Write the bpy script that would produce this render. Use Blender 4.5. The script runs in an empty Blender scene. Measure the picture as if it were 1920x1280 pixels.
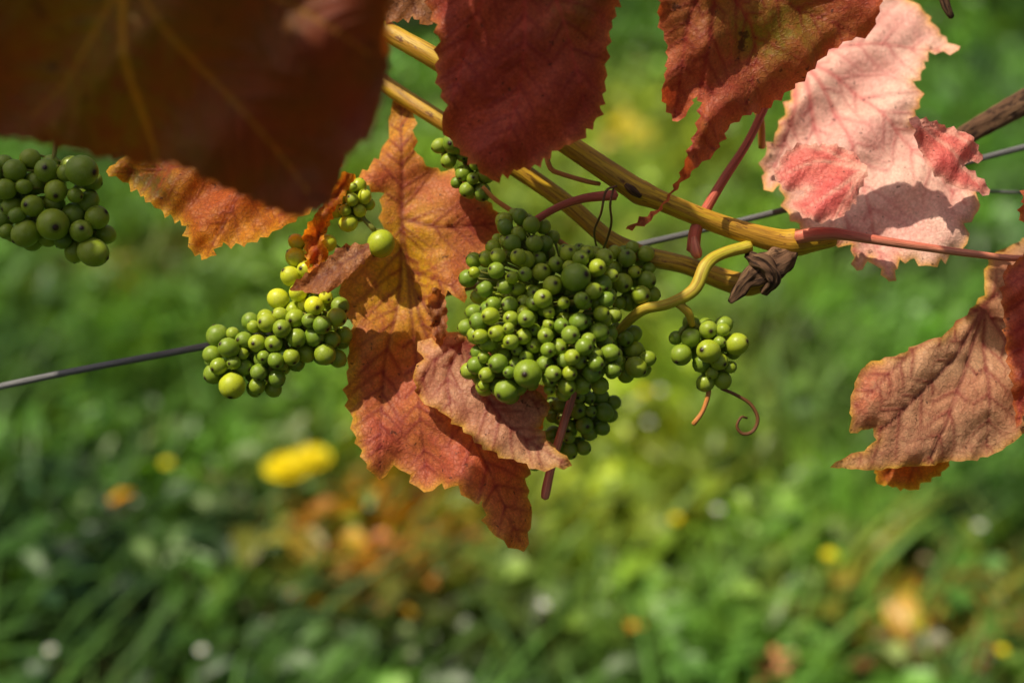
import bpy, math, random
import numpy as np
from mathutils import Vector, geometry
random.seed(7); rng=np.random.default_rng(7)
sc=bpy.context.scene
sc.view_settings.view_transform='Standard'; sc.view_settings.look='None'; sc.view_settings.exposure=0
# ---------------------------------------------------------------- frames
PITCH=math.radians(28)
F=np.array([0,math.cos(PITCH),-math.sin(PITCH)]); U=np.array([0,math.sin(PITCH),math.cos(PITCH)]); X=np.array([1.,0,0])
CAM=np.array([0,0,1.15]); O=CAM+F*0.667
s=0.00025     # one trellis unit = 0.25 mm
class Fr:
    def __init__(S,o,x,y,n,cx=960,cy=640): S.o,S.x,S.y,S.n,S.cx,S.cy=o,x,y,n,cx,cy
    def __call__(S,x,y,d):
        x=np.asarray(x,float);y=np.asarray(y,float);d=np.asarray(d,float)
        return S.o+np.multiply.outer((x-S.cx)*s,S.x)+np.multiply.outer((S.cy-y)*s,S.y)+np.multiply.outer(d,S.n)
V=Fr(O,X,U,F)
SUN=np.array([-0.40,-0.06,0.90]); SUN/=np.linalg.norm(SUN)
# ---------------------------------------------------------------- mesh helper
def mk(name,verts,polys,mat,colors=None,vecs=None,smooth=True,parent=None):
    verts=np.asarray(verts,float); c=verts.mean(0)
    me=bpy.data.meshes.new(name)
    me.vertices.add(len(verts)); me.vertices.foreach_set('co',(verts-c).astype(np.float32).ravel())
    li=np.concatenate([np.asarray(p).ravel() for p in polys]); 
    tot=np.concatenate([np.full(len(p),np.asarray(p).shape[1]) for p in polys]); st=np.concatenate([[0],np.cumsum(tot)[:-1]])
    me.loops.add(len(li)); me.loops.foreach_set('vertex_index',li.astype(np.int32))
    me.polygons.add(len(tot)); me.polygons.foreach_set('loop_start',st.astype(np.int32))
    me.update(calc_edges=True); me.validate()
    if smooth: me.polygons.foreach_set('use_smooth',np.ones(len(me.polygons),bool))
    if colors is not None:
        a=me.color_attributes.new('data','FLOAT_COLOR','POINT'); a.data.foreach_set('color',np.asarray(colors,np.float32).ravel())
    if vecs is not None:
        a=me.attributes.new('tube','FLOAT_VECTOR','POINT'); a.data.foreach_set('vector',np.asarray(vecs,np.float32).ravel())
    me.materials.append(mat)
    ob=bpy.data.objects.new(name,me); sc.collection.objects.link(ob)
    if parent: ob.parent=parent
    ob.location=c
    return ob
def empty(name):
    e=bpy.data.objects.new(name,None); sc.collection.objects.link(e); e.empty_display_size=.02; return e
# ---------------------------------------------------------------- node helper
class NT:
    def __init__(S,name):
        S.m=bpy.data.materials.new(name); S.m.use_nodes=True; S.t=S.m.node_tree; S.t.nodes.clear()
        S.out=S.n('ShaderNodeOutputMaterial')
    def n(S,t,**k):
        x=S.t.nodes.new(t)
        for a,b in k.items(): setattr(x,a,b)
        return x
    def l(S,a,b): S.t.links.new(a,b)
    def setin(S,node,i,v):
        if isinstance(v,bpy.types.NodeSocket): S.l(v,node.inputs[i])
        else:
            if isinstance(v,(tuple,list)) and len(v)==3 and node.inputs[i].type=='RGBA': v=(*v,1)
            node.inputs[i].default_value=v
    def mix(S,f,a,b,mode='MIX'):
        m=S.n('ShaderNodeMix',data_type='RGBA',blend_type=mode); S.setin(m,0,f); S.setin(m,6,a); S.setin(m,7,b); return m.outputs[2]
    def math(S,op,a,b=0.,c=None,clamp=False):
        m=S.n('ShaderNodeMath',operation=op,use_clamp=clamp); S.setin(m,0,a); S.setin(m,1,b)
        if c is not None: S.setin(m,2,c)
        return m.outputs[0]
    def noise(S,vec,scale,detail=3,rough=.55):
        n=S.n('ShaderNodeTexNoise'); S.l(vec,n.inputs['Vector']); n.inputs['Scale'].default_value=scale; n.inputs['Detail'].default_value=detail; n.inputs['Roughness'].default_value=rough; return n.outputs[0]
    def mr(S,v,a,b,c=0.,d=1.,smooth=True):
        m=S.n('ShaderNodeMapRange',interpolation_type='SMOOTHSTEP' if smooth else 'LINEAR'); S.setin(m,0,v)
        for i,q in zip((1,2,3,4),(a,b,c,d)): m.inputs[i].default_value=q
        return m.outputs[0]
# ---------------------------------------------------------------- materials
def leafmat(name,A,B,edge,vein,minor=None,spot=(.05,.02,.012),transl=.4,tcol=None,vs=.8,ms=.5,spotamt=.62,ret=.3,val=1.,ycol=(.55,.30,.03),blot=30):
    N=NT(name); tc=N.n('ShaderNodeTexCoord').outputs['Object']
    at=N.n('ShaderNodeAttribute',attribute_name='data'); sp=N.n('ShaderNodeSeparateColor'); N.l(at.outputs['Color'],sp.inputs[0])
    v1,v2,ed=sp.outputs[0],sp.outputs[1],sp.outputs[2]; ya=at.outputs['Alpha']
    n1=N.noise(tc,blot,5,.6); c=N.mix(N.mr(n1,.38,.62),A,B)
    nm=N.noise(tc,130,4,.65)
    c=N.mix(N.math('MULTIPLY',N.mr(nm,.52,.72),.4),c,tuple(x*.55 for x in B))
    c=N.mix(N.math('MULTIPLY',ya,N.mr(nm,.3,.6,.35,1.2),clamp=True),c,ycol)
    edn=N.math('MULTIPLY',ed,N.mr(n1,.3,.6,.5,1.1),clamp=True)
    c=N.mix(edn,c,edge)
    nf=N.noise(tc,900,3,.6)
    hs=N.n('ShaderNodeHueSaturation'); N.l(c,hs.inputs['Color']); N.l(N.mr(nf,.3,.7,.84*val,1.16*val),hs.inputs['Value']); c=hs.outputs[0]
    vo=N.n('ShaderNodeTexVoronoi',feature='DISTANCE_TO_EDGE'); vo.inputs['Scale'].default_value=430
    wv=N.n('ShaderNodeVectorMath',operation='ADD'); nz=N.n('ShaderNodeTexNoise'); nz.inputs['Scale'].default_value=300; N.l(tc,nz.inputs['Vector'])
    sc_=N.n('ShaderNodeVectorMath',operation='SCALE'); N.l(nz.outputs[1],sc_.inputs[0]); sc_.inputs[3].default_value=.002
    N.l(tc,wv.inputs[0]); N.l(sc_.outputs[0],wv.inputs[1]); N.l(wv.outputs[0],vo.inputs['Vector'])
    retv=N.mr(vo.outputs['Distance'],.0,.11,1,0)
    c=N.mix(N.math('MULTIPLY',retv,ret),c,minor or vein)
    c=N.mix(N.math('MULTIPLY',v2,ms,clamp=True),c,minor or vein)
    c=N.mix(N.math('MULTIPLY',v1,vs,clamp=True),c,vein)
    ns=N.noise(tc,75,5,.7)
    c=N.mix(N.math('MULTIPLY',N.mr(ns,spotamt,spotamt+.06),.8),c,spot)
    ns2=N.noise(tc,330,2,.5)
    c=N.mix(N.math('MULTIPLY',N.mr(ns2,.68,.74),.7),c,spot)
    h=N.math('ADD',N.math('MULTIPLY',v1,1.6),N.math('MULTIPLY',v2,1.2)); h=N.math('ADD',h,N.math('MULTIPLY',retv,.4)); h=N.math('ADD',h,N.math('MULTIPLY',nf,.3))
    bp=N.n('ShaderNodeBump'); bp.inputs['Strength'].default_value=.55; bp.inputs['Distance'].default_value=.0006; N.l(h,bp.inputs['Height'])
    p=N.n('ShaderNodeBsdfPrincipled'); N.l(c,p.inputs['Base Color']); p.inputs['Roughness'].default_value=.5; p.inputs['Specular IOR Level'].default_value=.25; N.l(bp.outputs[0],p.inputs['Normal'])
    t=N.n('ShaderNodeBsdfTranslucent'); tcl=N.mix(1.,c,tcol or (2.0,1.3,.6),'MULTIPLY'); N.l(tcl,t.inputs[0])
    mx=N.n('ShaderNodeMixShader'); mx.inputs[0].default_value=transl; N.l(p.outputs[0],mx.inputs[1]); N.l(t.outputs[0],mx.inputs[2]); N.l(mx.outputs[0],N.out.inputs[0])
    return N.m
def canemat(name,A,B,dark,rough=.45,sc1=3.,spec=.35,darkamt=.6,bump=.0006):
    N=NT(name); at=N.n('ShaderNodeAttribute',attribute_name='tube')
    mp=N.n('ShaderNodeMapping'); mp.inputs['Scale'].default_value=(1,1,.012); N.l(at.outputs['Vector'],mp.inputs[0])
    mp2=N.n('ShaderNodeMapping'); mp2.inputs['Scale'].default_value=(1,1,.05); N.l(at.outputs['Vector'],mp2.inputs[0])
    a=N.noise(mp.outputs[0],1.3,4,.6); b=N.noise(mp.outputs[0],6*sc1/3,4,.65); d=N.noise(mp2.outputs[0],2.2,5,.7)
    c=N.mix(N.mr(a,.38,.62),A,B); c=N.mix(N.math('MULTIPLY',N.mr(b,.45,.65),.65),c,tuple(x*.4 for x in B)); c=N.mix(N.math('MULTIPLY',N.mr(d,darkamt,darkamt+.08),.85),c,dark)
    bp=N.n('ShaderNodeBump'); bp.inputs['Strength'].default_value=.7; bp.inputs['Distance'].default_value=bump; N.l(b,bp.inputs['Height'])
    p=N.n('ShaderNodeBsdfPrincipled'); N.l(c,p.inputs['Base Color']); p.inputs['Roughness'].default_value=rough; p.inputs['Specular IOR Level'].default_value=spec; N.l(bp.outputs[0],p.inputs['Normal']); N.l(p.outputs[0],N.out.inputs[0])
    return N.m
def grapemat():
    N=NT('grape_skin'); tc=N.n('ShaderNodeTexCoord').outputs['Object']
    at=N.n('ShaderNodeAttribute',attribute_name='data'); sp=N.n('ShaderNodeSeparateColor'); N.l(at.outputs['Color'],sp.inputs[0])
    c=N.mix(sp.outputs[0],(.16,.26,.018),(.62,.66,.025))
    n=N.noise(tc,260,4,.6); c=N.mix(N.math('MULTIPLY',N.mr(n,.45,.7),.25),c,(.34,.40,.13))
    n2=N.noise(tc,1500,2,.5); c=N.mix(N.math('MULTIPLY',N.mr(n2,.64,.70),.6),c,(.16,.12,.03))
    c=N.mix(sp.outputs[1],c,(.03,.015,.007))
    p=N.n('ShaderNodeBsdfPrincipled'); N.l(c,p.inputs['Base Color']); N.l(N.mr(n,.3,.7,.30,.55),p.inputs['Roughness'])
    p.inputs['Subsurface Weight'].default_value=.5; p.inputs['Subsurface Radius'].default_value=(1.0,1.0,.2); p.inputs['Subsurface Scale'].default_value=.003
    p.inputs['Specular IOR Level'].default_value=.4
    N.l(p.outputs[0],N.out.inputs[0]); return N.m
def simple(name,col,rough=.5,metal=0,transl=0,noise=None,spec=.3):
    N=NT(name); tc=N.n('ShaderNodeTexCoord').outputs['Object']
    n=N.noise(tc,noise or 200,4,.6); c=N.mix(N.mr(n,.3,.7),tuple(x*.75 for x in col),tuple(min(1,x*1.2) for x in col))
    p=N.n('ShaderNodeBsdfPrincipled'); N.l(c,p.inputs['Base Color']); p.inputs['Roughness'].default_value=rough; p.inputs['Metallic'].default_value=metal; p.inputs['Specular IOR Level'].default_value=spec
    if transl:
        t=N.n('ShaderNodeBsdfTranslucent'); N.l(c,t.inputs[0]); mx=N.n('ShaderNodeMixShader'); mx.inputs[0].default_value=transl
        N.l(p.outputs[0],mx.inputs[1]); N.l(t.outputs[0],mx.inputs[2]); N.l(mx.outputs[0],N.out.inputs[0])
    else: N.l(p.outputs[0],N.out.inputs[0])
    return N.m
def vcolmat(name,transl=.4,rough=.5,spec=.3):
    N=NT(name); at=N.n('ShaderNodeAttribute',attribute_name='data'); tc=N.n('ShaderNodeTexCoord').outputs['Object']
    n=N.noise(tc,60,3,.6); hs=N.n('ShaderNodeHueSaturation'); N.l(at.outputs['Color'],hs.inputs['Color']); N.l(N.mr(n,.3,.7,.75,1.25),hs.inputs['Value'])
    p=N.n('ShaderNodeBsdfPrincipled'); N.l(hs.outputs[0],p.inputs['Base Color']); p.inputs['Roughness'].default_value=rough; p.inputs['Specular IOR Level'].default_value=spec
    t=N.n('ShaderNodeBsdfTranslucent'); N.l(N.mix(1.,hs.outputs[0],(1.5,1.3,.5),'MULTIPLY'),t.inputs[0]); mx=N.n('ShaderNodeMixShader'); mx.inputs[0].default_value=transl
    N.l(p.outputs[0],mx.inputs[1]); N.l(t.outputs[0],mx.inputs[2]); N.l(mx.outputs[0],N.out.inputs[0]); return N.m
# ---------------------------------------------------------------- leaf geometry
def segdist(P,A,B):
    best=np.full(len(P),1e9)
    for a,b in zip(A,B):
        ab=b-a; L=max(1e-9,ab@ab); t=np.clip(((P-a)@ab)/L,0,1); q=P-(a+np.outer(t,ab)); d=np.hypot(q[:,0],q[:,1]); m=d<best; best[m]=d[m]
    return best
def inside(P,poly):
    r=np.zeros(len(P),bool); n=len(poly)
    for i in range(n):
        a=poly[i]; b=poly[i-1]
        c=((a[1]>P[:,1])!=(b[1]>P[:,1]))
        xs=(b[0]-a[0])*(P[:,1]-a[1])/((b[1]-a[1]) if abs(b[1]-a[1])>1e-9 else 1e-9)+a[0]
        r^=(c&(P[:,0]<xs))
    return r
def area(p): return .5*np.sum(p[:,0]*np.roll(p[:,1],-1)-np.roll(p[:,0],-1)*p[:,1])
def serrate(poly,step=24,amp=7,rs=None):
    rs=rs or random.Random(1); poly=np.asarray(poly,float); sg=1 if area(poly)>0 else -1; out=[]
    n=len(poly)
    for i in range(n):
        a=poly[i]; b=poly[(i+1)%n]; L=np.linalg.norm(b-a); k=max(1,int(round(L/step))); dr=(b-a)/max(L,1e-6); nr=np.array([dr[1],-dr[0]])*sg
        out.append(a)
        bow=rs.uniform(-.03,.05)*L
        for j in range(k):
            t0=j/k; t1=(j+1)/k; tt=t0+(t1-t0)*rs.uniform(.5,.85); am=amp*rs.uniform(.3,1.5)
            out.append(a+(b-a)*(t0+(tt-t0)*.45)+nr*(am*.3+bow*4*tt*(1-tt)))
            out.append(a+(b-a)*tt+nr*(am+bow*4*tt*(1-tt)))
            if j<k-1: out.append(a+(b-a)*t1+nr*(bow*4*t1*(1-t1)-amp*.15))
    return np.array(out)
def leaf(name,outline,veins,d=0.,g=(0,0),k=1.,to=None,mat=None,res=5.,wave=.003,wl=170,pucker=.0010,curl=0.,fr=V,ser=(24,8),seed=1,parent=None,vw=4.5,ow=1.,secsp=40,func=None,bow=(0,0),yc=()):
    rs=random.Random(seed); o=np.asarray(outline,float); cen=(o.min(0)+o.max(0))/2
    poly=serrate(o,ser[0],ser[1],rs) if ser else o
    lo=poly.min(0); hi=poly.max(0)
    gx,gy=np.meshgrid(np.arange(lo[0],hi[0],res),np.arange(lo[1],hi[1],res)); gx=gx+((np.arange(gx.shape[0])%2)*res/2)[:,None]
    P=np.c_[gx.ravel(),gy.ravel()]; r2=np.random.default_rng(seed); P=P+r2.uniform(-.15,.15,P.shape)*res
    P=P[inside(P,poly)]
    A=poly; B=np.roll(poly,-1,0); de=segdist(P,A,B); P=P[de>res*.45]
    allp=np.r_[poly,P]; n=len(poly)
    vs_,_,fs,*_=geometry.delaunay_2d_cdt([Vector(p) for p in allp],[(i,(i+1)%n) for i in range(n)],[],1,1e-4)
    Q=np.array([[v.x,v.y] for v in vs_]); tris=np.array([f for f in fs if len(f)==3])
    de=segdist(Q,A,B)
    v1=np.zeros(len(Q)); v2=np.zeros(len(Q)); SA=[];SB=[];SW=[]
    VS=[]
    for pl in veins:
        pl=np.asarray(pl,float); VS.append(catmull(np.c_[pl,np.zeros(len(pl)),np.zeros(len(pl))],25)[:,:2] if len(pl)>2 else pl)
    def pdist(p,pl):
        return segdist(p[None,:],pl[:-1],pl[1:])[0]
    for vi,pl in enumerate(VS):
        ls=np.r_[0,np.cumsum(np.linalg.norm(np.diff(pl,axis=0),axis=1))]; L=ls[-1]; wf=1 if vi==0 else ow
        for i in range(len(pl)-1):
            a,b=pl[i],pl[i+1]; ab=b-a; l2=max(ab@ab,1e-9); t=np.clip(((Q-a)@ab)/l2,0,1); q=Q-(a+np.outer(t,ab)); dd=np.hypot(q[:,0],q[:,1]); al=(ls[i]+t*(ls[i+1]-ls[i]))/L
            w=vw*(1.25-.85*al)*max(wf,.6); v1=np.maximum(v1,np.exp(-(dd/w)**2)*(1-.35*al)*wf)
        at=secsp*.6
        while at<L*.97:
            px=np.interp(at,ls,pl[:,0]); py=np.interp(at,ls,pl[:,1]); p=np.array([px,py]); i=min(len(pl)-2,int(np.searchsorted(ls,at)-1)); i=max(i,0)
            dr=(pl[i+1]-pl[i]); dr/=np.linalg.norm(dr)+1e-9
            for sg in (-1,1):
                an=sg*math.radians(rs.uniform(38,60)); ln=min(170,(L-at)*.8+30)*rs.uniform(.8,1.15); cur=p+dr*rs.uniform(-8,8); ca=math.atan2(dr[1],dr[0])+an; 
                for q in range(6):
                    nx=cur+np.array([math.cos(ca),math.sin(ca)])*ln/6
                    own=pdist(nx,pl)
                    if any(pdist(nx,o2)<own*.8 for j2,o2 in enumerate(VS) if j2!=vi): break
                    SA.append(cur);SB.append(nx);SW.append(1.-.12*q)
                    for s3 in (-1,1):
                        if rs.random()<.2: continue
                        c3=ca+s3*math.radians(rs.uniform(50,80)); e=nx+np.array([math.cos(c3),math.sin(c3)])*rs.uniform(10,20)
                        e2=e+np.array([math.cos(c3+s3*.5),math.sin(c3+s3*.5)])*rs.uniform(6,14)
                        SA.append(nx);SB.append(e);SW.append(.45); SA.append(e);SB.append(e2);SW.append(.33)
                    cur=nx; ca-=an*.09*rs.uniform(.2,1.3)+rs.uniform(-.12,.12)
            at+=secsp*rs.uniform(.75,1.3)
    dv=np.full(len(Q),60.)
    for a,b,w in zip(SA,SB,SW):
        m=(Q[:,0]>min(a[0],b[0])-25)&(Q[:,0]<max(a[0],b[0])+25)&(Q[:,1]>min(a[1],b[1])-25)&(Q[:,1]<max(a[1],b[1])+25)
        if not m.any(): continue
        q=Q[m]; ab=b-a; l2=max(ab@ab,1e-9); t=np.clip(((q-a)@ab)/l2,0,1); r=q-(a+np.outer(t,ab)); dd=np.hypot(r[:,0],r[:,1])
        v2[m]=np.maximum(v2[m],w*np.exp(-(dd/(2.2+1.3*w))**2)); 
        if w>.5: dv[m]=np.minimum(dv[m],dd)
    ph=r2.uniform(0,6.28,8); x,y=Q[:,0],Q[:,1]
    dep=d+g[0]*(x-cen[0])*s+g[1]*(y-cen[1])*s
    hx=(hi[0]-lo[0])/2; hy=(hi[1]-lo[1])/2
    dep+=bow[0]*((x-cen[0])/hx)**2+bow[1]*((y-cen[1])/hy)**2
    w0=2*math.pi/wl
    dep+=wave*(.5*np.sin(w0*x+ph[0])*np.cos(w0*.8*y+ph[1])+.35*np.sin(w0*1.7*(x*.6+y*.8)+ph[2])+.25*np.sin(w0*2.6*(x*.8-y*.6)+ph[3])*np.exp(-de/60))
    dep+=wave*.2*np.exp(-de/22)*np.sin(w0*3.1*(x+.7*y)+ph[4]+1.5*np.sin(x*.013+ph[5]))
    dep-=pucker*(1-np.exp(-(dv/14)**2)); dep+=pucker*1.3*v1
    dep+=curl*np.exp(-de/45)
    if func is not None: dep=dep+func(x,y)
    q=(Q-cen)*k+(np.asarray(to,float) if to is not None else cen)
    W=fr(q[:,0],q[:,1],dep)
    ya=np.zeros(len(Q))
    for cx,cy,rx,ry,am in yc: ya=np.maximum(ya,am*np.exp(-((x-cx)/rx)**2-((y-cy)/ry)**2))
    col=np.c_[v1,v2,np.exp(-(de/9)**1.2),ya]
    a,b,c=W[tris[0,0]],W[tris[0,1]],W[tris[0,2]]
    if np.cross(b-a,c-a)@fr.n>0: tris=tris[:,::-1]
    return mk(name,W,[tris],mat,colors=col,parent=parent)
# ---------------------------------------------------------------- tubes
def catmull(P,step):
    P=np.asarray(P,float); P=np.r_[[2*P[0]-P[1]],P,[2*P[-1]-P[-2]]]; out=[]
    for i in range(1,len(P)-2):
        p0,p1,p2,p3=P[i-1:i+3]; n=max(2,int(np.linalg.norm(p2[:3]-p1[:3])/step))
        for j in range(n):
            t=j/n; out.append(.5*((2*p1)+(-p0+p2)*t+(2*p0-5*p1+4*p2-p3)*t*t+(-p0+3*p1-3*p2+p3)*t**3))
    out.append(P[-2]); return np.array(out)
def tubegeo(pts,seg=14,step=.0025,rough=0.,seed=0):
    C=catmull(pts,step); P=C[:,:3]; R=np.maximum(C[:,3],1e-5)
    T=np.gradient(P,axis=0); T/=np.linalg.norm(T,axis=1)[:,None]+1e-12
    n=np.cross(T[0],[.3,.2,.9]); n/=np.linalg.norm(n); fr=[]
    for t in T:
        n=n-t*(n@t); n/=np.linalg.norm(n); fr.append((n,np.cross(t,n)))
    r2=np.random.default_rng(seed); L=np.r_[0,np.cumsum(np.linalg.norm(np.diff(P,axis=0),axis=1))]
    th=np.linspace(0,2*math.pi,seg,endpoint=False); vs=[];tv=[]; ph=r2.uniform(0,6.28,6)
    for i in range(len(P)):
        r=R[i]*(1+rough*(.5*np.sin(3*th+ph[0]+L[i]*40)+.35*np.sin(5*th+ph[1]-L[i]*90)+.4*math.sin(L[i]*160+ph[2])*np.cos(th+ph[3])+.35*np.sin(4*th+L[i]*700+ph[4])*min(1,rough*4)))
        vs.append(P[i]+np.outer(np.cos(th)*r,fr[i][0])+np.outer(np.sin(th)*r,fr[i][1]))
        tv.append(np.c_[np.cos(th),np.sin(th),np.full(seg,L[i]*1000)])
    vs=np.concatenate(vs); tv=np.concatenate(tv); m=len(P)
    i=np.arange(m-1)[:,None]*seg; j=np.arange(seg)[None,:]; j2=(j+1)%seg
    q=np.stack([i+j,i+j2,i+seg+j2,i+seg+j],-1).reshape(-1,4)
    vs=np.r_[vs,[P[0]-T[0]*R[0]*.3],[P[-1]+T[-1]*R[-1]*.5]]; tv=np.r_[tv,[[0,0,0]],[[0,0,L[-1]*1000]]]
    a=m*seg; jj=np.arange(seg); t1=np.c_[np.full(seg,a),(jj+1)%seg,jj]; t2=np.c_[np.full(seg,a+1),(m-1)*seg+jj,(m-1)*seg+(jj+1)%seg]
    return vs,[q,np.r_[t1,t2]],tv
def U4(pts):
    return [np.r_[V(p[0],p[1],p[2]),p[3]*s] for p in pts]
def tube(name,pts,mat,parent=None,seg=14,step=.0025,rough=.04,seed=0):
    v,p,t=tubegeo(U4(pts),seg,step,rough,seed); return mk(name,v,p,mat,vecs=t,parent=parent)
def merge(parts):
    vs=[];qs=[];ts=[];tv=[];off=0
    for v,p,t in parts:
        vs.append(v);tv.append(t);qs.append(p[0]+off);ts.append(p[1]+off);off+=len(v)
    return np.concatenate(vs),[np.concatenate(qs),np.concatenate(ts)],np.concatenate(tv)
# ---------------------------------------------------------------- grapes
ANG=np.radians([5,9,13,24,38,54,70,86,102,118,134,150,164,174]); SEG=20
def berry_unit():
    th=np.linspace(0,2*math.pi,SEG,endpoint=False); v=[];c=[]
    for k_,a in enumerate(ANG):
        z=math.cos(a)*1.03
        if k_==0: z+=.04
        v.append(np.c_[np.cos(th)*math.sin(a),np.sin(th)*math.sin(a),np.full(SEG,z)]); c+= [1. if k_<2 else (.5 if k_==2 else 0.)]*SEG
    v=np.concatenate(v); v=np.r_[v,[[0,0,1.09]],[[0,0,-1.02]]]; c+=[1.,0.]
    m=len(ANG); i=np.arange(m-1)[:,None]*SEG; j=np.arange(SEG)[None,:]; j2=(j+1)%SEG
    q=np.stack([i+j,i+SEG+j,i+SEG+j2,i+j2],-1).reshape(-1,4); jj=np.arange(SEG); a=m*SEG
    t=np.r_[np.c_[np.full(SEG,a),jj,(jj+1)%SEG],np.c_[np.full(SEG,a+1),(m-1)*SEG+(jj+1)%SEG,(m-1)*SEG+jj]]
    return v,q,t,np.array(c)
BU=berry_unit()
grape=grapemat(); stemg=canemat('grape_stalk',(.20,.25,.035),(.28,.24,.04),(.10,.06,.02),darkamt=.66)
def cluster(name,blobs,rachis,n,rr=(12,18),seed=0,fixed=(),bright=(.0,.7),tries=22000,ov=.9,lit_tint=None):
    r2=np.random.default_rng(seed); C=[];R=[]
    for f in fixed: C.append(f[:3]);R.append(f[3])
    wts=np.array([b[3]*b[4]*b[5] for b in blobs],float)**.7; wts/=wts.sum()
    for it in range(tries):
        if len(C)>=n: break
        b=blobs[r2.choice(len(blobs),p=wts)]; dr=r2.normal(size=3); dr/=np.linalg.norm(dr)
        if dr[2]>.2 and r2.random()<.6: dr[2]*=-1
        rad=r2.uniform(.4,1.)**.5
        p=np.array(b[:3])+dr*rad*np.array(b[3:6]); r=r2.uniform(*rr)*(1 if r2.random()>.12 else .78)
        if C:
            D=np.linalg.norm(np.array(C)-p,axis=1)
            if (D<ov*(np.array(R)+r)).any(): continue
        C.append(p);R.append(r)
    C=np.array(C,float);R=np.array(R,float)
    ra=catmull([np.r_[q,0] for q in rachis],8)[:,:3]
    par=empty(name); vs=[];qs=[];ts=[];cs=[];off=0; stems=[]
    for c,r in zip(C,R):
        D=np.linalg.norm(ra-c,axis=1); nr=ra[max(0,D.argmin()-1)]; ax=c-nr+r2.normal(size=3)*r*.5; ax/=np.linalg.norm(ax)+1e-9
        axw=X*ax[0]-U*ax[1]+F*ax[2]; u=np.cross(axw,[.2,.5,.8]); u/=np.linalg.norm(u); w=np.cross(axw,u)
        cw=V(c[0],c[1],c[2]*s); el=r2.uniform(.97,1.1)
        v=cw+(np.outer(BU[0][:,0],u)+np.outer(BU[0][:,1],w)+np.outer(BU[0][:,2]*el,axw))*r*s
        vs.append(v);qs.append(BU[1]+off);ts.append(BU[2]+off);off+=len(v)
        k_=r2.uniform(*bright)
        if lit_tint is not None: k_=min(1,k_+lit_tint(c[0],c[1]))  # paints a sunlit glow into the skin colour of chosen berries
        cs.append(np.c_[np.full(len(v),k_),BU[3],np.zeros(len(v)),np.ones(len(v))])
        base=cw-axw*r*s*.95; nw=V(nr[0],nr[1],nr[2]*s); mid=(base+nw)/2-axw*r*s*.15
        stems.append(tubegeo([np.r_[nw,2.3*s],np.r_[mid,2.0*s],np.r_[base-axw*.0004,2.6*s],np.r_[base+axw*.0006,4.2*s]],6,.003,0,0))
    mk('berries',np.concatenate(vs),[np.concatenate(qs),np.concatenate(ts)],grape,colors=np.concatenate(cs),parent=par)
    stems.append(tubegeo([np.r_[V(q[0],q[1],q[2]*s),(5-3*i/len(rachis))*s] for i,q in enumerate(rachis)],10,.002,.05,seed))
    v,p,t=merge(stems); mk('stalks',v,p,stemg,vecs=t,parent=par)
    return par
# ---------------------------------------------------------------- leaf materials
m_main=leafmat('leaf_red_orange',(.60,.19,.055),(.54,.115,.06),(.72,.36,.04),(.20,.018,.02),(.23,.022,.024),ms=.75,spotamt=.66,ycol=(.72,.38,.02),ret=.2)
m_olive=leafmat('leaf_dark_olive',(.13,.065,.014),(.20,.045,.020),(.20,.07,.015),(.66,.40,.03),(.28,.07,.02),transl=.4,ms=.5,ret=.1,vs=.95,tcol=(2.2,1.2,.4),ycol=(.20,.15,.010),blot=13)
m_dred=leafmat('leaf_dark_red',(.42,.08,.045),(.30,.05,.03),(.50,.16,.04),(.50,.07,.06),(.16,.012,.018),ms=.65,transl=.38,vs=.6,spotamt=.68,ycol=(.19,.10,.02),ret=.2)
m_redol=leafmat('leaf_red_olive',(.38,.13,.04),(.44,.085,.05),(.60,.16,.06),(.26,.02,.025),(.20,.016,.018),ms=.7,transl=.38,vs=.7,blot=22,ycol=(.22,.17,.02),ret=.2)
m_pink=leafmat('leaf_pink_underside',(.86,.54,.43),(.80,.42,.35),(.76,.40,.10),(.62,.14,.13),(.50,.10,.10),ms=.6,ret=.12,spotamt=.74,tcol=(1.15,.85,.6),vs=.8,transl=.22)
m_rose=leafmat('leaf_rose',(.80,.22,.17),(.74,.15,.13),(.80,.46,.34),(.80,.46,.34),(.46,.05,.05),ms=.6,ret=.15,spotamt=.74,tcol=(1.2,.7,.5),transl=.25)
m_tan=leafmat('leaf_tan_red',(.68,.37,.21),(.60,.27,.15),(.68,.38,.05),(.24,.025,.03),(.27,.035,.03),ms=.75,spotamt=.68,ret=.16,tcol=(1.5,1.,.6),ycol=(.66,.18,.10))
m_dry=leafmat('leaf_dry_brown',(.44,.22,.09),(.32,.13,.055),(.44,.18,.05),(.13,.03,.02),(.13,.03,.02),ms=.6,spotamt=.6)
m_orange=leafmat('leaf_orange',(.74,.28,.02),(.60,.13,.025),(.84,.44,.03),(.28,.03,.02),(.28,.03,.02),ms=.6,transl=.55,tcol=(1.6,1.2,.5),ycol=(.14,.10,.012))
m_shade_leaf=leafmat('leaf_shade',(.16,.10,.02),(.28,.06,.03),(.3,.1,.03),(.3,.18,.04),(.14,.04,.02),transl=.35)
cane=canemat('cane_bark',(.62,.40,.02),(.46,.23,.02),(.11,.03,.012),darkamt=.58)
petr=canemat('petiole_red',(.62,.13,.07),(.52,.10,.05),(.22,.04,.03),darkamt=.7,rough=.4)
petp=canemat('petiole_pink',(.76,.28,.16),(.66,.17,.10),(.35,.08,.05),darkamt=.7,rough=.4)
pety=canemat('petiole_orange',(.72,.36,.05),(.64,.23,.06),(.2,.07,.03),darkamt=.7,rough=.4)
petg=canemat('peduncle_green',(.50,.44,.03),(.56,.36,.03),(.14,.08,.03),darkamt=.64,rough=.45)
bark=canemat('old_bark',(.26,.15,.08),(.13,.07,.04),(.025,.015,.012),rough=.85,spec=.1,darkamt=.5,bump=.002)
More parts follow.
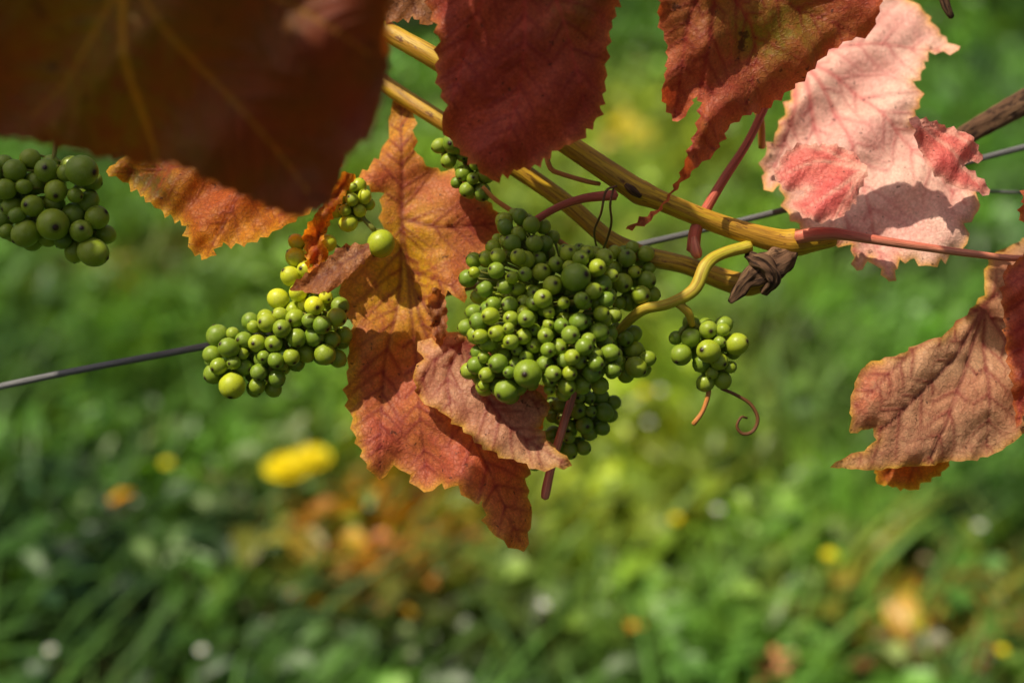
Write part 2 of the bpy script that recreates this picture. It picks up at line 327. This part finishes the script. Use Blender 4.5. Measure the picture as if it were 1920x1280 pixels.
wirem=canemat('galvanised_wire',(.20,.20,.20),(.12,.12,.12),(.06,.05,.045),rough=.5,spec=.4,darkamt=.66)
darkt=canemat('tendril_dry',(.12,.05,.02),(.20,.08,.025),(.03,.015,.01))
# ---------------------------------------------------------------- leaves (hand shaped)
leaf('shade_leaf',[(-150,-120),(250,-160),(640,-120),(740,-60),(730,80),(722,180),(700,250),(655,295),(632,350),(600,388),(545,405),(480,380),(400,345),(330,312),(250,300),(130,285),(0,262),(-80,250),(-150,150)],
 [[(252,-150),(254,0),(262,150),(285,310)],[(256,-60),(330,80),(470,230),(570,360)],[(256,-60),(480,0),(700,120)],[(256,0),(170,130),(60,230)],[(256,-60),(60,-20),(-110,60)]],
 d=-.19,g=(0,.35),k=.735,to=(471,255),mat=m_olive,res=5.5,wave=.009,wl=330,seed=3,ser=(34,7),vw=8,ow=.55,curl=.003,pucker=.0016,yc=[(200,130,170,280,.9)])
leaf('shade_leaf',[(190,318),(250,352),(300,392),(352,424),(362,468),(395,487),(425,456),(470,458),(540,428),(590,395),(640,300),(560,240),(350,240),(240,270)],
 [[(560,230),(470,330),(395,480)],[(560,230),(380,300),(210,320)],[(560,230),(540,340),(530,425)]],d=.0,g=(-.1,-.3),mat=m_orange,seed=4,wave=.005,wl=160,yc=[(250,350,85,80,1.1)])
leaf('shade_leaf',[(795,-140),(1170,-140),(1166,-30),(1150,40),(1143,130),(1127,200),(1092,245),(1042,265),(1010,292),(970,300),(927,320),(900,292),(852,242),(833,212),(846,180),(825,120),(832,60),(815,0)],
 [[(985,-150),(990,-20),(985,120),(945,305)],[(985,-150),(1060,20),(1110,200)],[(985,-150),(900,20),(845,200)],[(985,-150),(1150,-60)]],
 d=-.055,g=(0,.15),k=.925,to=(975,145),mat=m_dred,seed=5,wave=.005,wl=200,bow=(.018,0),ser=(26,8),yc=[(1080,-60,70,120,.8)])
leaf('shade_leaf',[(690,-60),(840,-60),(830,10),(800,40),(770,20),(735,30),(700,15)],[[(760,-60),(780,30)]],d=.01,mat=m_dry,seed=6)
leaf('shade_leaf',[(1225,-90),(1235,20),(1252,70),(1243,155),(1275,207),(1292,190),(1310,150),(1318,175),(1310,225),(1290,275),(1280,312),(1240,372),(1176,411),(1215,402),(1262,345),(1300,302),(1345,265),(1375,212),(1420,186),(1480,150),(1520,115),(1560,72),(1632,45),(1650,-40),(1600,-120),(1400,-150)],
 [[(1340,-100),(1335,0),(1318,120),(1295,270),(1190,408)],[(1340,-60),(1290,20),(1270,200)],[(1340,-60),(1420,60),(1400,190)],[(1340,-60),(1500,0),(1610,50)]],
 d=-.03,g=(.1,.25),k=.955,to=(1393,168),mat=m_redol,seed=8,wave=.006,wl=190,ser=(24,6),func=lambda x,y:.016*np.abs((x-1325)/130.)*(y<260)*np.exp(-((x-1325)/160.)**2),yc=[(1450,40,110,70,1.)])
leaf('shade_leaf',[(1640,-120),(1740,0),(1770,50),(1796,88),(1746,85),(1722,130),(1705,150),(1716,185),(1700,228),(1735,255),(1742,300),(1792,332),(1800,400),(1766,425),(1770,462),(1702,502),(1676,488),(1650,490),(1622,531),(1600,486),(1576,510),(1568,462),(1500,440),(1462,402),(1450,345),(1420,356),(1426,290),(1452,240),(1490,150),(1500,60),(1540,-60)],
 [[(1500,90),(1560,200),(1600,340),(1622,520)],[(1500,90),(1620,180),(1780,390)],[(1500,90),(1620,70),(1780,85)],[(1500,90),(1480,220),(1430,345)],[(1500,90),(1530,260),(1580,500)]],
 d=.045,g=(-.12,-.40),k=1.065,to=(1660,180),mat=m_pink,seed=9,wave=.006,wl=200,ser=(30,8),secsp=46)
leaf('shade_leaf',[(1700,225),(1760,232),(1815,250),(1848,298),(1802,305),(1850,345),(1856,366),(1790,352),(1765,335),(1742,325),(1718,275)],
 [[(1700,225),(1770,270),(1850,360)],[(1700,225),(1790,250),(1840,295)]],d=.0,g=(.2,-.1),k=1.0,to=(1780,294),mat=m_rose,seed=10,wave=.003,wl=130,ser=(22,5),secsp=30)
leaf('shade_leaf',[(1456,332),(1475,288),(1510,265),(1560,268),(1610,288),(1624,318),(1602,370),(1570,410),(1530,420),(1492,402),(1478,385),(1520,352),(1478,358)],
 [[(1622,318),(1540,300),(1465,330)],[(1622,318),(1560,360),(1500,398)],[(1622,318),(1590,360),(1560,412)],[(1622,318),(1560,280),(1510,268)]],
 d=-.022,g=(-.15,-.45),k=.97,to=(1521,352),mat=m_rose,seed=11,wave=.004,wl=130,ser=(20,5),vw=4,secsp=28)
leaf('shade_leaf',[(1990,430),(1900,470),(1868,510),(1862,552),(1822,590),(1760,632),(1700,657),(1620,682),(1600,702),(1586,750),(1580,808),(1628,800),(1634,822),(1610,842),(1543,871),(1620,877),(1720,870),(1780,862),(1862,850),(1925,800),(1990,760)],
 [[(1860,570),(1760,700),(1560,868)],[(1860,570),(1720,650),(1590,760)],[(1860,570),(1790,740),(1730,866)],[(1860,570),(1850,720),(1850,850)],[(1860,570),(1940,700),(1980,760)],[(1860,570),(1950,500)]],
 d=.0,g=(.15,-.3),mat=m_tan,seed=12,wave=.005,wl=220,ser=(30,3),bow=(0,.012),yc=[(1610,730,50,70,.8)],secsp=46)
leaf('shade_leaf',[(1655,860),(1666,915),(1700,920),(1732,927),(1790,892),(1815,852),(1760,820),(1690,830)],[[(1760,820),(1720,925)],[(1760,820),(1680,900)]],d=.02,mat=m_orange,seed=13,wl=100,ser=(20,5))
leaf('shade_leaf',[(1868,512),(1915,468),(1990,440),(1990,720),(1915,755),(1888,800),(1882,720),(1872,640),(1866,560)],[[(1930,450),(1910,600),(1895,790)],[(1930,450),(1980,600)]],d=-.015,mat=m_dred,seed=14,wl=120,ser=(24,5),g=(-.3,0))
leaf('shade_leaf',[(1920,345),(1902,372),(1898,402),(1914,440),(1990,460),(1990,340)],[[(1980,400),(1905,400)]],d=-.01,mat=m_dred,seed=15,wl=100,ser=(18,5))
leaf('shade_leaf',[(735,150),(765,190),(768,265),(792,298),(850,313),(900,360),(948,405),(930,440),(900,475),(868,512),(870,567),(838,542),(820,580),(835,640),(900,640),(960,680),(1030,740),(1022,790),(990,850),(985,900),(998,965),(982,1032),(945,1005),(918,985),(905,932),(893,938),(862,905),(830,902),(797,920),(770,890),(738,872),(712,900),(690,868),(668,820),(650,750),(650,660),(658,610),(640,570),(632,530),(640,480),(690,462),(722,488),(715,430),(708,385),(712,352),(655,328),(700,285),(718,240),(720,190)],
 [[(745,400),(760,500),(800,640),(880,800),(975,1010)],[(745,400),(740,560),(715,700),(712,880)],[(745,400),(770,620),(800,900)],[(745,400),(830,420),(935,408)],[(745,400),(745,280),(738,165)],[(760,500),(860,540)],[(770,540),(850,640),(1010,760)]],
 d=.008,g=(.05,-.25),mat=m_main,seed=16,wave=.006,wl=240,ser=(34,8),res=4.2,bow=(.01,.0),func=lambda x,y:.010*np.exp(-((x-760)/60.)**2)*np.clip((y-340)/120.,0,1)+.02*np.clip((x-880)/150.,0,1)**2,yc=[(755,500,75,130,1.2),(690,560,60,60,.8),(735,220,45,80,.6),(660,760,14,120,.8)])
leaf('shade_leaf',[(555,545),(575,526),(618,492),(645,468),(696,460),(694,488),(672,512),(640,542),(600,553)],[[(695,465),(630,510),(560,545)]],d=-.016,g=(0,-.4),mat=m_dry,seed=17,wl=90,wave=.003,ser=(20,4),secsp=26)
leaf('shade_leaf',[(570,445),(598,400),(622,365),(650,325),(668,335),(645,370),(625,400),(606,455),(618,475),(598,530),(580,505)],[[(655,330),(600,430),(597,520)]],d=-.004,mat=m_orange,seed=18,wl=70,wave=.005,ser=(16,4),secsp=22)
leaf('shade_leaf',[(820,540),(835,560),(838,620),(828,650),(812,620),(805,570)],[[(825,545),(822,645)]],d=-.008,mat=m_dry,seed=19,wl=60,wave=.004,ser=(14,4))
leaf('shade_leaf',[(783,640),(818,642),(852,622),(890,640),(970,700),(1020,745),(1030,762),(1008,798),(1040,836),(1069,864),(1010,871),(962,853),(905,827),(850,782),(792,748),(777,702),(797,672)],
 [[(870,640),(900,720),(960,800),(1062,864)],[(870,640),(840,700),(850,780)],[(870,640),(960,720),(1020,760)],[(870,640),(810,680),(785,740)]],
 d=-.012,g=(.0,-.4),mat=m_tan,seed=20,wave=.004,wl=170,ser=(28,6),res=4.2,secsp=34)
# ---------------------------------------------------------------- unseen leaves added toward the sun to shade the vine
shade_leaves=[(1040,520,0,.30,130),(1100,640,0,.33,120),(1010,110,-.05,.20,150),
      (300,180,-.19,.16,200),(580,300,-.19,.17,170),(430,60,-.19,.15,190),(90,400,0,.27,180),(1950,600,0,.36,130)]
for i,(x,y,dd,t,R) in enumerate(shade_leaves):
    rs=random.Random(100+i); p=V(x,y,dd)+SUN*t
    n=SUN+np.array([rs.uniform(-.35,.35),rs.uniform(-.35,.35),0]); n/=np.linalg.norm(n); n=-n
    yy=np.cross(n,[math.cos(i*1.9),math.sin(i*1.9),.1]); yy/=np.linalg.norm(yy); xx=np.cross(yy,n)
    pts=[]
    for a in np.linspace(-math.pi,math.pi,46,endpoint=False):
        r=R*(.76+.24*math.cos(a*4.7))*(1-.55*math.exp(-((abs(a)-math.pi)/.28)**2)); pts.append((r*math.sin(a),-r*math.cos(a)))
    vns=[[(0,60),(R*.9*math.sin(a),-R*.9*math.cos(a))] for a in (0,1.3,-1.3,2.5,-2.5)]
    leaf('shade_leaf',pts,vns,d=0,mat=m_shade_leaf,fr=Fr(p,xx,yy,n,0,0),res=11,wave=.008,wl=260,ser=(30,8),seed=40+i,secsp=60)
# ---------------------------------------------------------------- canes
vine=empty('grapevine')
tube('cane_upper',[(250,-330,.06,20),(520,-90,.03,20),(720,45,.015,19),(830,115,.005,20),(1045,258,0,20),(1180,350,-.003,22),(1200,362,-.003,24),(1240,378,-.003,19),(1350,420,0,19),(1450,450,0,22),(1490,455,0,26),(1525,452,0,20),(1565,447,.002,15)],cane,vine,seg=28,seed=1,rough=.035)
tube('cane_lower',[(300,-200,.075,17),(560,20,.05,17),(720,140,.035,17),(840,222,.025,17),(965,302,.02,18),(1060,370,.018,17),(1140,440,.015,17),(1190,470,.013,21),(1215,478,.012,19),(1290,495,.01,17),(1350,518,.01,20),(1400,532,.008,22),(1435,525,.008,18),(1470,500,.006,12)],cane,vine,seg=28,seed=2,rough=.06)
tube('old_spur',[(1368,566,.0,5),(1385,548,.0,12),(1400,528,-.002,14),(1425,510,-.004,24),(1455,495,-.004,26),(1475,482,-.002,17),(1490,470,0,8)],bark,vine,seg=40,rough=.28,seed=3,step=.0006)
tube('old_spur_tip',[(1400,478,0,5),(1412,490,-.006,12),(1430,500,-.009,15),(1445,525,-.008,13),(1430,550,-.004,8)],bark,vine,seg=32,rough=.35,seed=9,step=.0006)
tube('bud',[(1300,445,-.003,5),(1303,470,-.004,11),(1308,482,-.003,8)],petp,vine,rough=.15)
tube('bud_node',[(1170,350,-.009,4),(1182,360,-.010,7),(1198,372,-.009,4)],bark,vine,rough=.2,step=.001)
tube('petiole_1',[(1455,155,.0,8),(1432,205,0,8),(1400,270,.0,8),(1358,335,0,9),(1325,390,.0,10),(1305,430,.0,12),(1300,470,.0,13)],petr,vine)
tube('petiole_2',[(1000,418,-.01,7),(1040,395,-.012,7),(1090,378,-.014,8),(1150,372,-.016,10)],petr,vine)
tube('petiole_3',[(1485,448,-.01,12),(1520,442,-.012,13),(1560,442,-.012,11),(1620,452,-.013,9),(1700,464,-.012,8),(1800,476,-.008,7),(1895,485,-.004,6),(1960,480,0,6)],petp,vine)
tube('petiole_4',[(1108,560,.01,8),(1098,640,.015,8),(1078,730,.01,8),(1055,800,.0,8),(1035,870,.0,8),(1024,920,.0,9),(1022,934,.0,7)],petp,vine)
tube('petiole_5',[(1420,175,.02,6),(1440,210,.02,7),(1450,260,.03,7)],pety,vine)
tube('side_shoot_1',[(1022,282,.0,5),(1032,315,0,5),(1050,325,0,4.5),(1100,340,0,4.5),(1125,345,0,4)],pety,vine)
tube('side_shoot_2',[(905,350,0,4),(930,375,0,4.5),(975,405,0,5),(1030,440,0,5),(1072,468,0,5)],pety,vine)
tube('peduncle',[(1405,462,-.002,12),(1350,478,-.006,11),(1318,500,-.01,12),(1295,545,-.012,12),(1250,570,-.01,10),(1205,580,-.006,10),(1175,605,.0,9),(1155,630,.005,7)],petg,vine,rough=.08,step=.0012)
tube('peduncle_branch',[(1262,566,-.01,8),(1285,585,-.01,8),(1295,610,-.006,6)],petg,vine)
tube('peduncle_main',[(1150,500,.02,7),(1100,540,.0,7),(1040,560,-.005,6),(980,560,-.01,5)],petg,vine)
tube('tendril_1',[(1326,705,0,5),(1329,735,0,5),(1318,770,0,4.5),(1300,795,0,5)],pety,vine,seg=8)
tube('tendril_2',[(1352,728,0,3),(1380,740,0,3.3),(1408,758,0,3.5),(1421,785,0,3.5),(1412,808,0,3.5),(1393,813,0,3.3),(1382,799,0,3),(1390,782,0,2.5),(1402,784,.002,2)],darkt,vine,seg=8,step=.001)
tube('dry_stub',[(1725,-60,-.03,9),(1730,0,-.03,9),(1738,40,-.03,8),(1748,60,-.03,5)],bark,vine,rough=.15)
tube('old_arm',[(1805,262,.06,14),(1850,240,.06,19),(1920,200,.06,22),(2050,130,.06,26),(2300,20,.05,34)],bark,vine,rough=.12,seg=24,step=.001)
tie=empty('wire_tie')
tube('loop',[(1148,362,-.03,2),(1128,372,-.032,2.2),(1120,410,-.028,2.2),(1112,440,-.01,2),(1130,470,.015,2),(1140,430,-.02,2.2),(1136,395,-.03,2.2),(1142,365,-.03,2)],darkt,tie,seg=8,step=.001)
wire=empty('trellis_wire')
tube('strand',[(-2500,1190,.035,7),(-600,850,.035,7),(0,718,.035,7),(390,642,.036,7),(700,575,.042,6.5),(1000,500,.044,6.5),(1180,455,.044,6.5),(1450,391,.044,6.5),(1850,285,.055,6.5),(2300,170,.06,6.5),(4000,-250,.1,6.5)],wirem,wire,seg=12,step=.006,rough=.0)
wire2=empty('trellis_wire')
tube('strand',[(1500,300,.09,3.5),(1800,312,.09,3.5),(1960,320,.09,3.5),(2600,345,.09,3.5)],wirem,wire2,seg=8,step=.006,rough=0)
# ---------------------------------------------------------------- grape clusters
cluster('grape_cluster',[(985,445,-20,55,50,45),(950,520,-60,85,60,60),(1090,510,-60,55,50,50),(1060,580,-80,90,65,75),(960,620,-80,85,75,70),(1070,660,-90,85,80,75),(950,690,-80,70,50,60)],
 [(1080,500,0),(1010,520,-30),(1010,600,-50),(1010,700,-50)],235,rr=(13.5,17.5),seed=2,fixed=[(1074,526,-125,26),(988,697,-140,26),(950,728,-120,22)],bright=(.0,.4),ov=.88)
cluster('grape_cluster',[(1180,500,20,45,40,35),(1185,545,10,45,35,35)],[(1160,480,20),(1180,510,20),(1180,560,20)],36,rr=(15,20),seed=3,bright=(.05,.5))
cluster('grape_cluster',[(1165,660,30,40,45,30),(1200,680,10,26,26,20)],[(1155,620,20),(1165,660,20),(1170,690,20)],20,rr=(15,20),seed=4,bright=(.05,.5),fixed=[(1192,688,-10,20),(1214,672,-5,15)])
cluster('grape_cluster',[(1095,770,80,65,50,40),(1070,825,80,50,35,35),(1000,860,90,30,20,20)],[(1100,700,70),(1090,770,80),(1060,840,80)],56,rr=(14,18),seed=5,bright=(.0,.2))
cluster('grape_cluster',[(1325,640,-5,60,42,40),(1340,690,-5,30,35,25)],[(1293,600,-20),(1320,630,-10),(1345,700,-5)],34,rr=(15,20),seed=6,fixed=[(1377,645,-30,21),(1274,665,-30,20),(1355,712,0,17),(1322,658,-50,22)],bright=(.05,.5))
cluster('grape_cluster',[(590,600,0,60,50,45),(520,640,0,75,55,50),(430,670,0,52,48,38),(560,530,10,35,35,28),(568,478,15,34,30,22),(480,705,0,55,34,30),(620,640,20,35,40,30)],
 [(640,470,30),(580,540,20),(540,610,0),(440,680,0)],190,rr=(15,19.5),seed=7,fixed=[(441,722,-30,25),(553,482,10,19),(585,470,10,18),(612,455,10,17),(520,560,10,20),(545,518,0,19),(575,505,0,18),(408,630,0,22),(612,664,-20,20),(400,665,-10,18),(403,700,-5,20),(436,652,-38,19)],bright=(.0,.4),ov=.86,lit_tint=lambda x,y:.7*(y<575)*(x<620)+.6*(x<460)*(y>705))
cluster('grape_cluster',[(660,375,20,35,35,25),(650,400,20,25,25,20)],[(700,430,20),(670,395,20),(655,350,20)],24,rr=(11,17),seed=8,fixed=[(712,455,25,26)],bright=(.2,.8))
cluster('grape_cluster',[(850,280,30,35,35,25),(885,330,25,35,40,25)],[(860,240,40),(870,300,30),(900,360,25)],26,rr=(14,19),seed=9,bright=(.0,.3),fixed=[(852,268,0,22)])
cluster('grape_cluster',[(30,340,0,60,55,45),(120,350,0,75,50,45),(60,410,0,70,45,40),(160,430,0,45,55,35)],[(110,240,0),(100,300,0),(90,400,0),(160,450,0)],72,rr=(18,24),seed=10,fixed=[(112,424,-40,30),(168,326,-50,29),(180,474,-20,27),(58,440,-30,25)],bright=(.0,.25))
# ---------------------------------------------------------------- ground
def groundmat():
    N=NT('meadow_soil'); tc=N.n('ShaderNodeTexCoord').outputs['Object']
    n=N.noise(tc,2.2,5,.6); n2=N.noise(tc,45,5,.65)
    c=N.mix(N.mr(n,.4,.6),(.05,.10,.015),(.06,.06,.02)); c=N.mix(N.mr(n2,.4,.65),c,(.02,.024,.01))
    p=N.n('ShaderNodeBsdfPrincipled'); N.l(c,p.inputs['Base Color']); p.inputs['Roughness'].default_value=.95; p.inputs['Specular IOR Level'].default_value=.05
    b=N.n('ShaderNodeBump'); b.inputs['Distance'].default_value=.02; N.l(n2,b.inputs['Height']); N.l(b.outputs[0],p.inputs['Normal']); N.l(p.outputs[0],N.out.inputs[0]); return N.m
g=150.; gm=mk('ground',[(-g,-g,0),(g,-g,0),(g,g,0),(-g,g,0)],[np.array([[0,1,2,3]])],groundmat(),smooth=False)
def vnoise(x,y,sc_,seed):
    r=np.random.default_rng(seed); G=r.random((256,256)); X_=x*sc_+500; Y_=y*sc_+500; xi=np.floor(X_).astype(int);yi=np.floor(Y_).astype(int);fx=X_-xi;fy=Y_-yi; fx=fx*fx*(3-2*fx);fy=fy*fy*(3-2*fy)
    g_=lambda a,b:G[a%256,b%256]
    return (g_(xi,yi)*(1-fx)+g_(xi+1,yi)*fx)*(1-fy)+(g_(xi,yi+1)*(1-fx)+g_(xi+1,yi+1)*fx)*fy
def scatter(n,r):
    u=r.random(n*3); y=.75*(9/.75)**u; x=r.uniform(-1,1,n*3)*(.75+.62*y); keep=r.random(n*3)<(.75+.62*y)/(.75+.62*9)*1.0+.25
    x,y=x[keep][:n],y[keep][:n]; return x,y
def gauss(x,y,cx,cy,rx,ry): return np.exp(-((x-cx)/rx)**2-((y-cy)/ry)**2)
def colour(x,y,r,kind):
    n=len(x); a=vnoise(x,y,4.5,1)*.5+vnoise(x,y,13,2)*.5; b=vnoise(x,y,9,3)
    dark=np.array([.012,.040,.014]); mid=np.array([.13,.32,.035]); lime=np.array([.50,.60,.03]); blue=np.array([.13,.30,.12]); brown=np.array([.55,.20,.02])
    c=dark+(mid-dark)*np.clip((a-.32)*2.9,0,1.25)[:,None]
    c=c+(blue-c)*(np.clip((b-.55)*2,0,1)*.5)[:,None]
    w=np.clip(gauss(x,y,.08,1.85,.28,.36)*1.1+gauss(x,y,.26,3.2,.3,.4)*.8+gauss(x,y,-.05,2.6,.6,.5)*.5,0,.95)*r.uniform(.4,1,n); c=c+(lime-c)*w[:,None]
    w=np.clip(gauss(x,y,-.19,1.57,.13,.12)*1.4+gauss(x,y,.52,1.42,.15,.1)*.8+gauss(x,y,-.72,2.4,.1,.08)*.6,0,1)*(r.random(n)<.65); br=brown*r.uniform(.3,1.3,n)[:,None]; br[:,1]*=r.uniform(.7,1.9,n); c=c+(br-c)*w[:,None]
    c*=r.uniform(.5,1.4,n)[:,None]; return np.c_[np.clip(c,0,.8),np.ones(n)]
def bladegeo(x,y,h,w,az,la,lean,col):
    n=len(x); rx,ry=np.cos(az),np.sin(az); vs=np.zeros((n,7,3))
    for k,(t,ww) in enumerate([(0,1),(.4,.95),(.75,.65)]):
        ox=np.cos(la)*lean*t**2; oy=np.sin(la)*lean*t**2; z=h*(t-.25*t*t*(lean/h))
        for sd in (0,1):
            q=(sd*2-1)*w*ww; vs[:,k*2+sd]=np.c_[x+ox+rx*q,y+oy+ry*q,z]
    vs[:,6]=np.c_[x+np.cos(la)*lean,y+np.sin(la)*lean,h*(1-.25*lean/h)]
    base=np.arange(n)[:,None]*7
    q=np.concatenate([base+np.array([[0,1,3,2]]),base+np.array([[2,3,5,4]])]); t=base+np.array([[4,5,6]])
    return vs.reshape(-1,3),q,t,np.repeat(col,7,0)
def blades(n,seed):
    r=np.random.default_rng(seed); x,y=scatter(n,r); n=len(x); clump=vnoise(x,y,7,5)
    bare=np.clip(gauss(x,y,.52,1.42,.16,.1),0,1); 
    h=r.uniform(.035,.10,n)*(.35+1.2*clump)*(1-.7*bare); w=r.uniform(.0022,.005,n)*(1+.12*y); az=r.uniform(0,6.28,n); la=vnoise(x,y,2,8)*6.28+r.normal(0,.8,n); lean=r.uniform(.3,1.2,n)*h
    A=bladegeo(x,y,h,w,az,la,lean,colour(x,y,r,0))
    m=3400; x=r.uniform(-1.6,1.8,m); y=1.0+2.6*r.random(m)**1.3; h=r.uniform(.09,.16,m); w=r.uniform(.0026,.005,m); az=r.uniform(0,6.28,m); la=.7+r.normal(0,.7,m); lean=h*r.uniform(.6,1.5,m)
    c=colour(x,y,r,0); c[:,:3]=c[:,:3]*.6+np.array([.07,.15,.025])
    B=bladegeo(x,y,h,w,az,la,lean,c); o=len(A[0])
    return np.r_[A[0],B[0]],np.r_[A[1],B[1]+o],np.r_[A[2],B[2]+o],np.r_[A[3],B[3]]
v,q,t,c=blades(80000,21)
mk('grass',v,[q,t],vcolmat('grass_blade',.42,.5,.3),colors=c,smooth=True)
def weeds(n,seed):
    r=np.random.default_rng(seed); x,y=scatter(n,r); m=vnoise(x,y,4,9)+r.uniform(-.25,.25,len(x))>.36; x,y=x[m],y[m]; n=len(x)
    L=r.uniform(.009,.034,n); W=L*r.uniform(.45,.8,n); z=r.uniform(.01,.065,n)*(.4+1.1*vnoise(x,y,7,5)); az=r.uniform(0,6.28,n); tl=r.normal(0,.45,n); rl=r.normal(0,.4,n)
    a=np.c_[np.cos(az)*np.cos(tl),np.sin(az)*np.cos(tl),np.sin(tl)]; b=np.c_[-np.sin(az)*np.cos(rl),np.cos(az)*np.cos(rl),np.sin(rl)]; c0=np.c_[x,y,z]
    pr=[(-1,0,-.1),(-.5,.75,.08),(.3,.9,.1),(1,0,-.15),(.3,-.9,.1),(-.5,-.75,.08),(0,0,-.05)]
    vs=np.zeros((n,7,3))
    for k,(p,qq,dz) in enumerate(pr): vs[:,k]=c0+a*(L*p)[:,None]+b*(W*qq)[:,None]+np.c_[np.zeros(n),np.zeros(n),dz*L*2]
    base=np.arange(n)[:,None]*7; t=np.concatenate([base+np.array([[6,i,(i+1)%6]]) for i in range(6)])
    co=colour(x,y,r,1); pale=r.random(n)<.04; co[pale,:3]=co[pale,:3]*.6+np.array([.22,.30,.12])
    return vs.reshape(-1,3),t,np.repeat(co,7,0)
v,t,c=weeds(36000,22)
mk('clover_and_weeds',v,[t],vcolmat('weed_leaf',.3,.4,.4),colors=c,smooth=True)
def flat_leaf(x,y,z,R,r):
    a=np.linspace(0,2*math.pi,24,endpoint=False); rad=R*(.75+.25*np.cos(5*a))*r.uniform(.85,1.1,24); tx,ty=r.normal(0,.3,2); off=r.uniform(0,6.28)
    px,py=rad*np.cos(a+off),rad*np.sin(a+off); pts=np.c_[x+px,y+py,z+px*tx+py*ty+.15*rad*np.cos(3*a)]; pts=np.r_[pts,[[x,y,z]]]
    return pts,np.array([[24,i,(i+1)%24] for i in range(24)])
r=np.random.default_rng(5); vs=[];ts=[];cs=[];off=0
items=[(-.556,1.674,.020,(.9,.42,.01),.07),(.152,1.39,.013,(.85,.36,.02),.07),(.316,1.339,.032,(.60,.22,.10),.05),(-.727,2.4,.04,(.5,.22,.05),.05),(.26,3.3,.05,(.6,.48,.03),.06),(.30,3.2,.05,(.55,.45,.03),.06)]
for i in range(26): items.append((-.19+r.normal(0,.085),1.58+r.normal(0,.07),r.uniform(.008,.020),[(.62,.26,.02),(.45,.15,.02),(.65,.38,.03),(.38,.12,.02)][r.integers(4)],r.uniform(.03,.06)))
for i in range(7): items.append((.52+r.normal(0,.08),1.42+r.normal(0,.05),r.uniform(.012,.022),[(.22,.08,.03),(.25,.09,.04),(.14,.06,.03)][r.integers(3)],.03))
for i in range(12): items.append((r.uniform(-1.8,1.8),r.uniform(1.9,4.5),r.uniform(.012,.026),[(.5,.2,.03),(.3,.1,.04),(.5,.36,.04)][r.integers(3)],.05))
for x,y,R,c,z in items:
    p,t=flat_leaf(x*.95,y*.95,z,R,r); vs.append(p);ts.append(t+off);off+=len(p);cs.append(np.tile([*c,1],(25,1)))
mk('fallen_leaves',np.concatenate(vs),[np.concatenate(ts)],vcolmat('fallen_leaf',.35,.5,.3),colors=np.concatenate(cs),smooth=False)
def flower(name,x,y,R,pc,cc,z=.10):
    e=empty(name); m=bpy.data.materials.get('petal_'+pc[0]) or simple('petal_'+pc[0],pc[1],.5,transl=.3)
    cm=bpy.data.materials.get('disc_'+cc[0]) or simple('disc_'+cc[0],cc[1],.7)
    vs=[];ts=[];off=0
    for ring,(n,ri,ti) in enumerate([(22,1,.15),(18,.75,.45),(12,.5,.8)] if R>.014 else [(14,1,.12),(9,.6,.5)]):
        for k in range(n):
            a=2*math.pi*(k+ring*.5)/n; w=.2*ri*R*1.3; d=np.array([math.cos(a),math.sin(a)]); q=np.array([-d[1],d[0]])
            def P(t,o): return [x+d[0]*t*R*ri+q[0]*o,y+d[1]*t*R*ri+q[1]*o,z+t*t*ti*R*.6+ring*.0008]
            vs+= [P(.1,-w*.3),P(.1,w*.3),P(.65,w),P(.65,-w),P(1,0)]; ts+=[[off,off+1,off+2],[off,off+2,off+3],[off+3,off+2,off+4]]; off+=5
    mk('petals',vs,[np.array(ts)],m,parent=e,smooth=False)
    v,p,t=tubegeo([np.array([x,y,z-.001,R*.25]),np.array([x,y,z+R*.1,R*.3]),np.array([x,y,z+R*.22,R*.1])],12,.001); mk('centre',v,p,cm,vecs=t,parent=e)
    v,p,t=tubegeo([np.array([x+.01,y+.005,0,.0012]),np.array([x+.004,y,z*.5,.0012]),np.array([x,y,z-.001,.0012])],8,.004); mk('stem',v,p,stemg,vecs=t,parent=e)
Yl=('yellow',(.95,.74,.01)); Wh=('white',(.8,.82,.8)); 
for x,y,R in [(-.332,1.765,.034),(-.300,1.790,.030),(-.513,1.78,.009),(.229,1.637,.009),(.427,1.554,.010),(.213,1.99,.009),(.60,1.36,.007)]: flower('dandelion_and_glint',x*.913,y*.913,R,Yl,Yl)  # big heads are dandelions; most small ones are added as dew-glint discs
for x,y in [(.240,1.995),(.2125,1.896),(.29,1.66),(.648,1.62),(.041,1.447),(-.565,1.36),(-.38,1.36)]: flower('dew_glint_disc',x*.913,y*.913,.0065,Wh,Yl)  # white petal discs added to stand in for dew-drop glints
# ---------------------------------------------------------------- light, sky
w=bpy.data.worlds.new('World'); sc.world=w; w.use_nodes=True; nt=w.node_tree; bg=nt.nodes['Background']; sk=nt.nodes.new('ShaderNodeTexSky'); sk.sky_type='NISHITA'; sk.sun_disc=False
el=math.asin(SUN[2]); sk.sun_elevation=el; sk.sun_rotation=math.atan2(SUN[0],SUN[1]); sk.dust_density=6; sk.air_density=.7; nt.links.new(sk.outputs[0],bg.inputs[0]); bg.inputs[1].default_value=.075
L=bpy.data.lights.new('sun','SUN'); L.energy=5; L.angle=math.radians(.5); L.color=(1,.90,.72); lo=bpy.data.objects.new('sun',L); sc.collection.objects.link(lo)
lo.rotation_euler=Vector(SUN).to_track_quat('Z','Y').to_euler(); lo.location=(-2,0,5)
cd=bpy.data.cameras.new('camera'); co=bpy.data.objects.new('camera',cd); sc.collection.objects.link(co); co.location=CAM; co.rotation_euler=(math.pi/2-PITCH,0,0)
cd.lens=50; cd.sensor_width=36; cd.clip_start=.02; cd.clip_end=500; cd.dof.use_dof=True; cd.dof.focus_distance=.655; cd.dof.aperture_fstop=3.4; cd.dof.aperture_blades=0
sc.camera=co
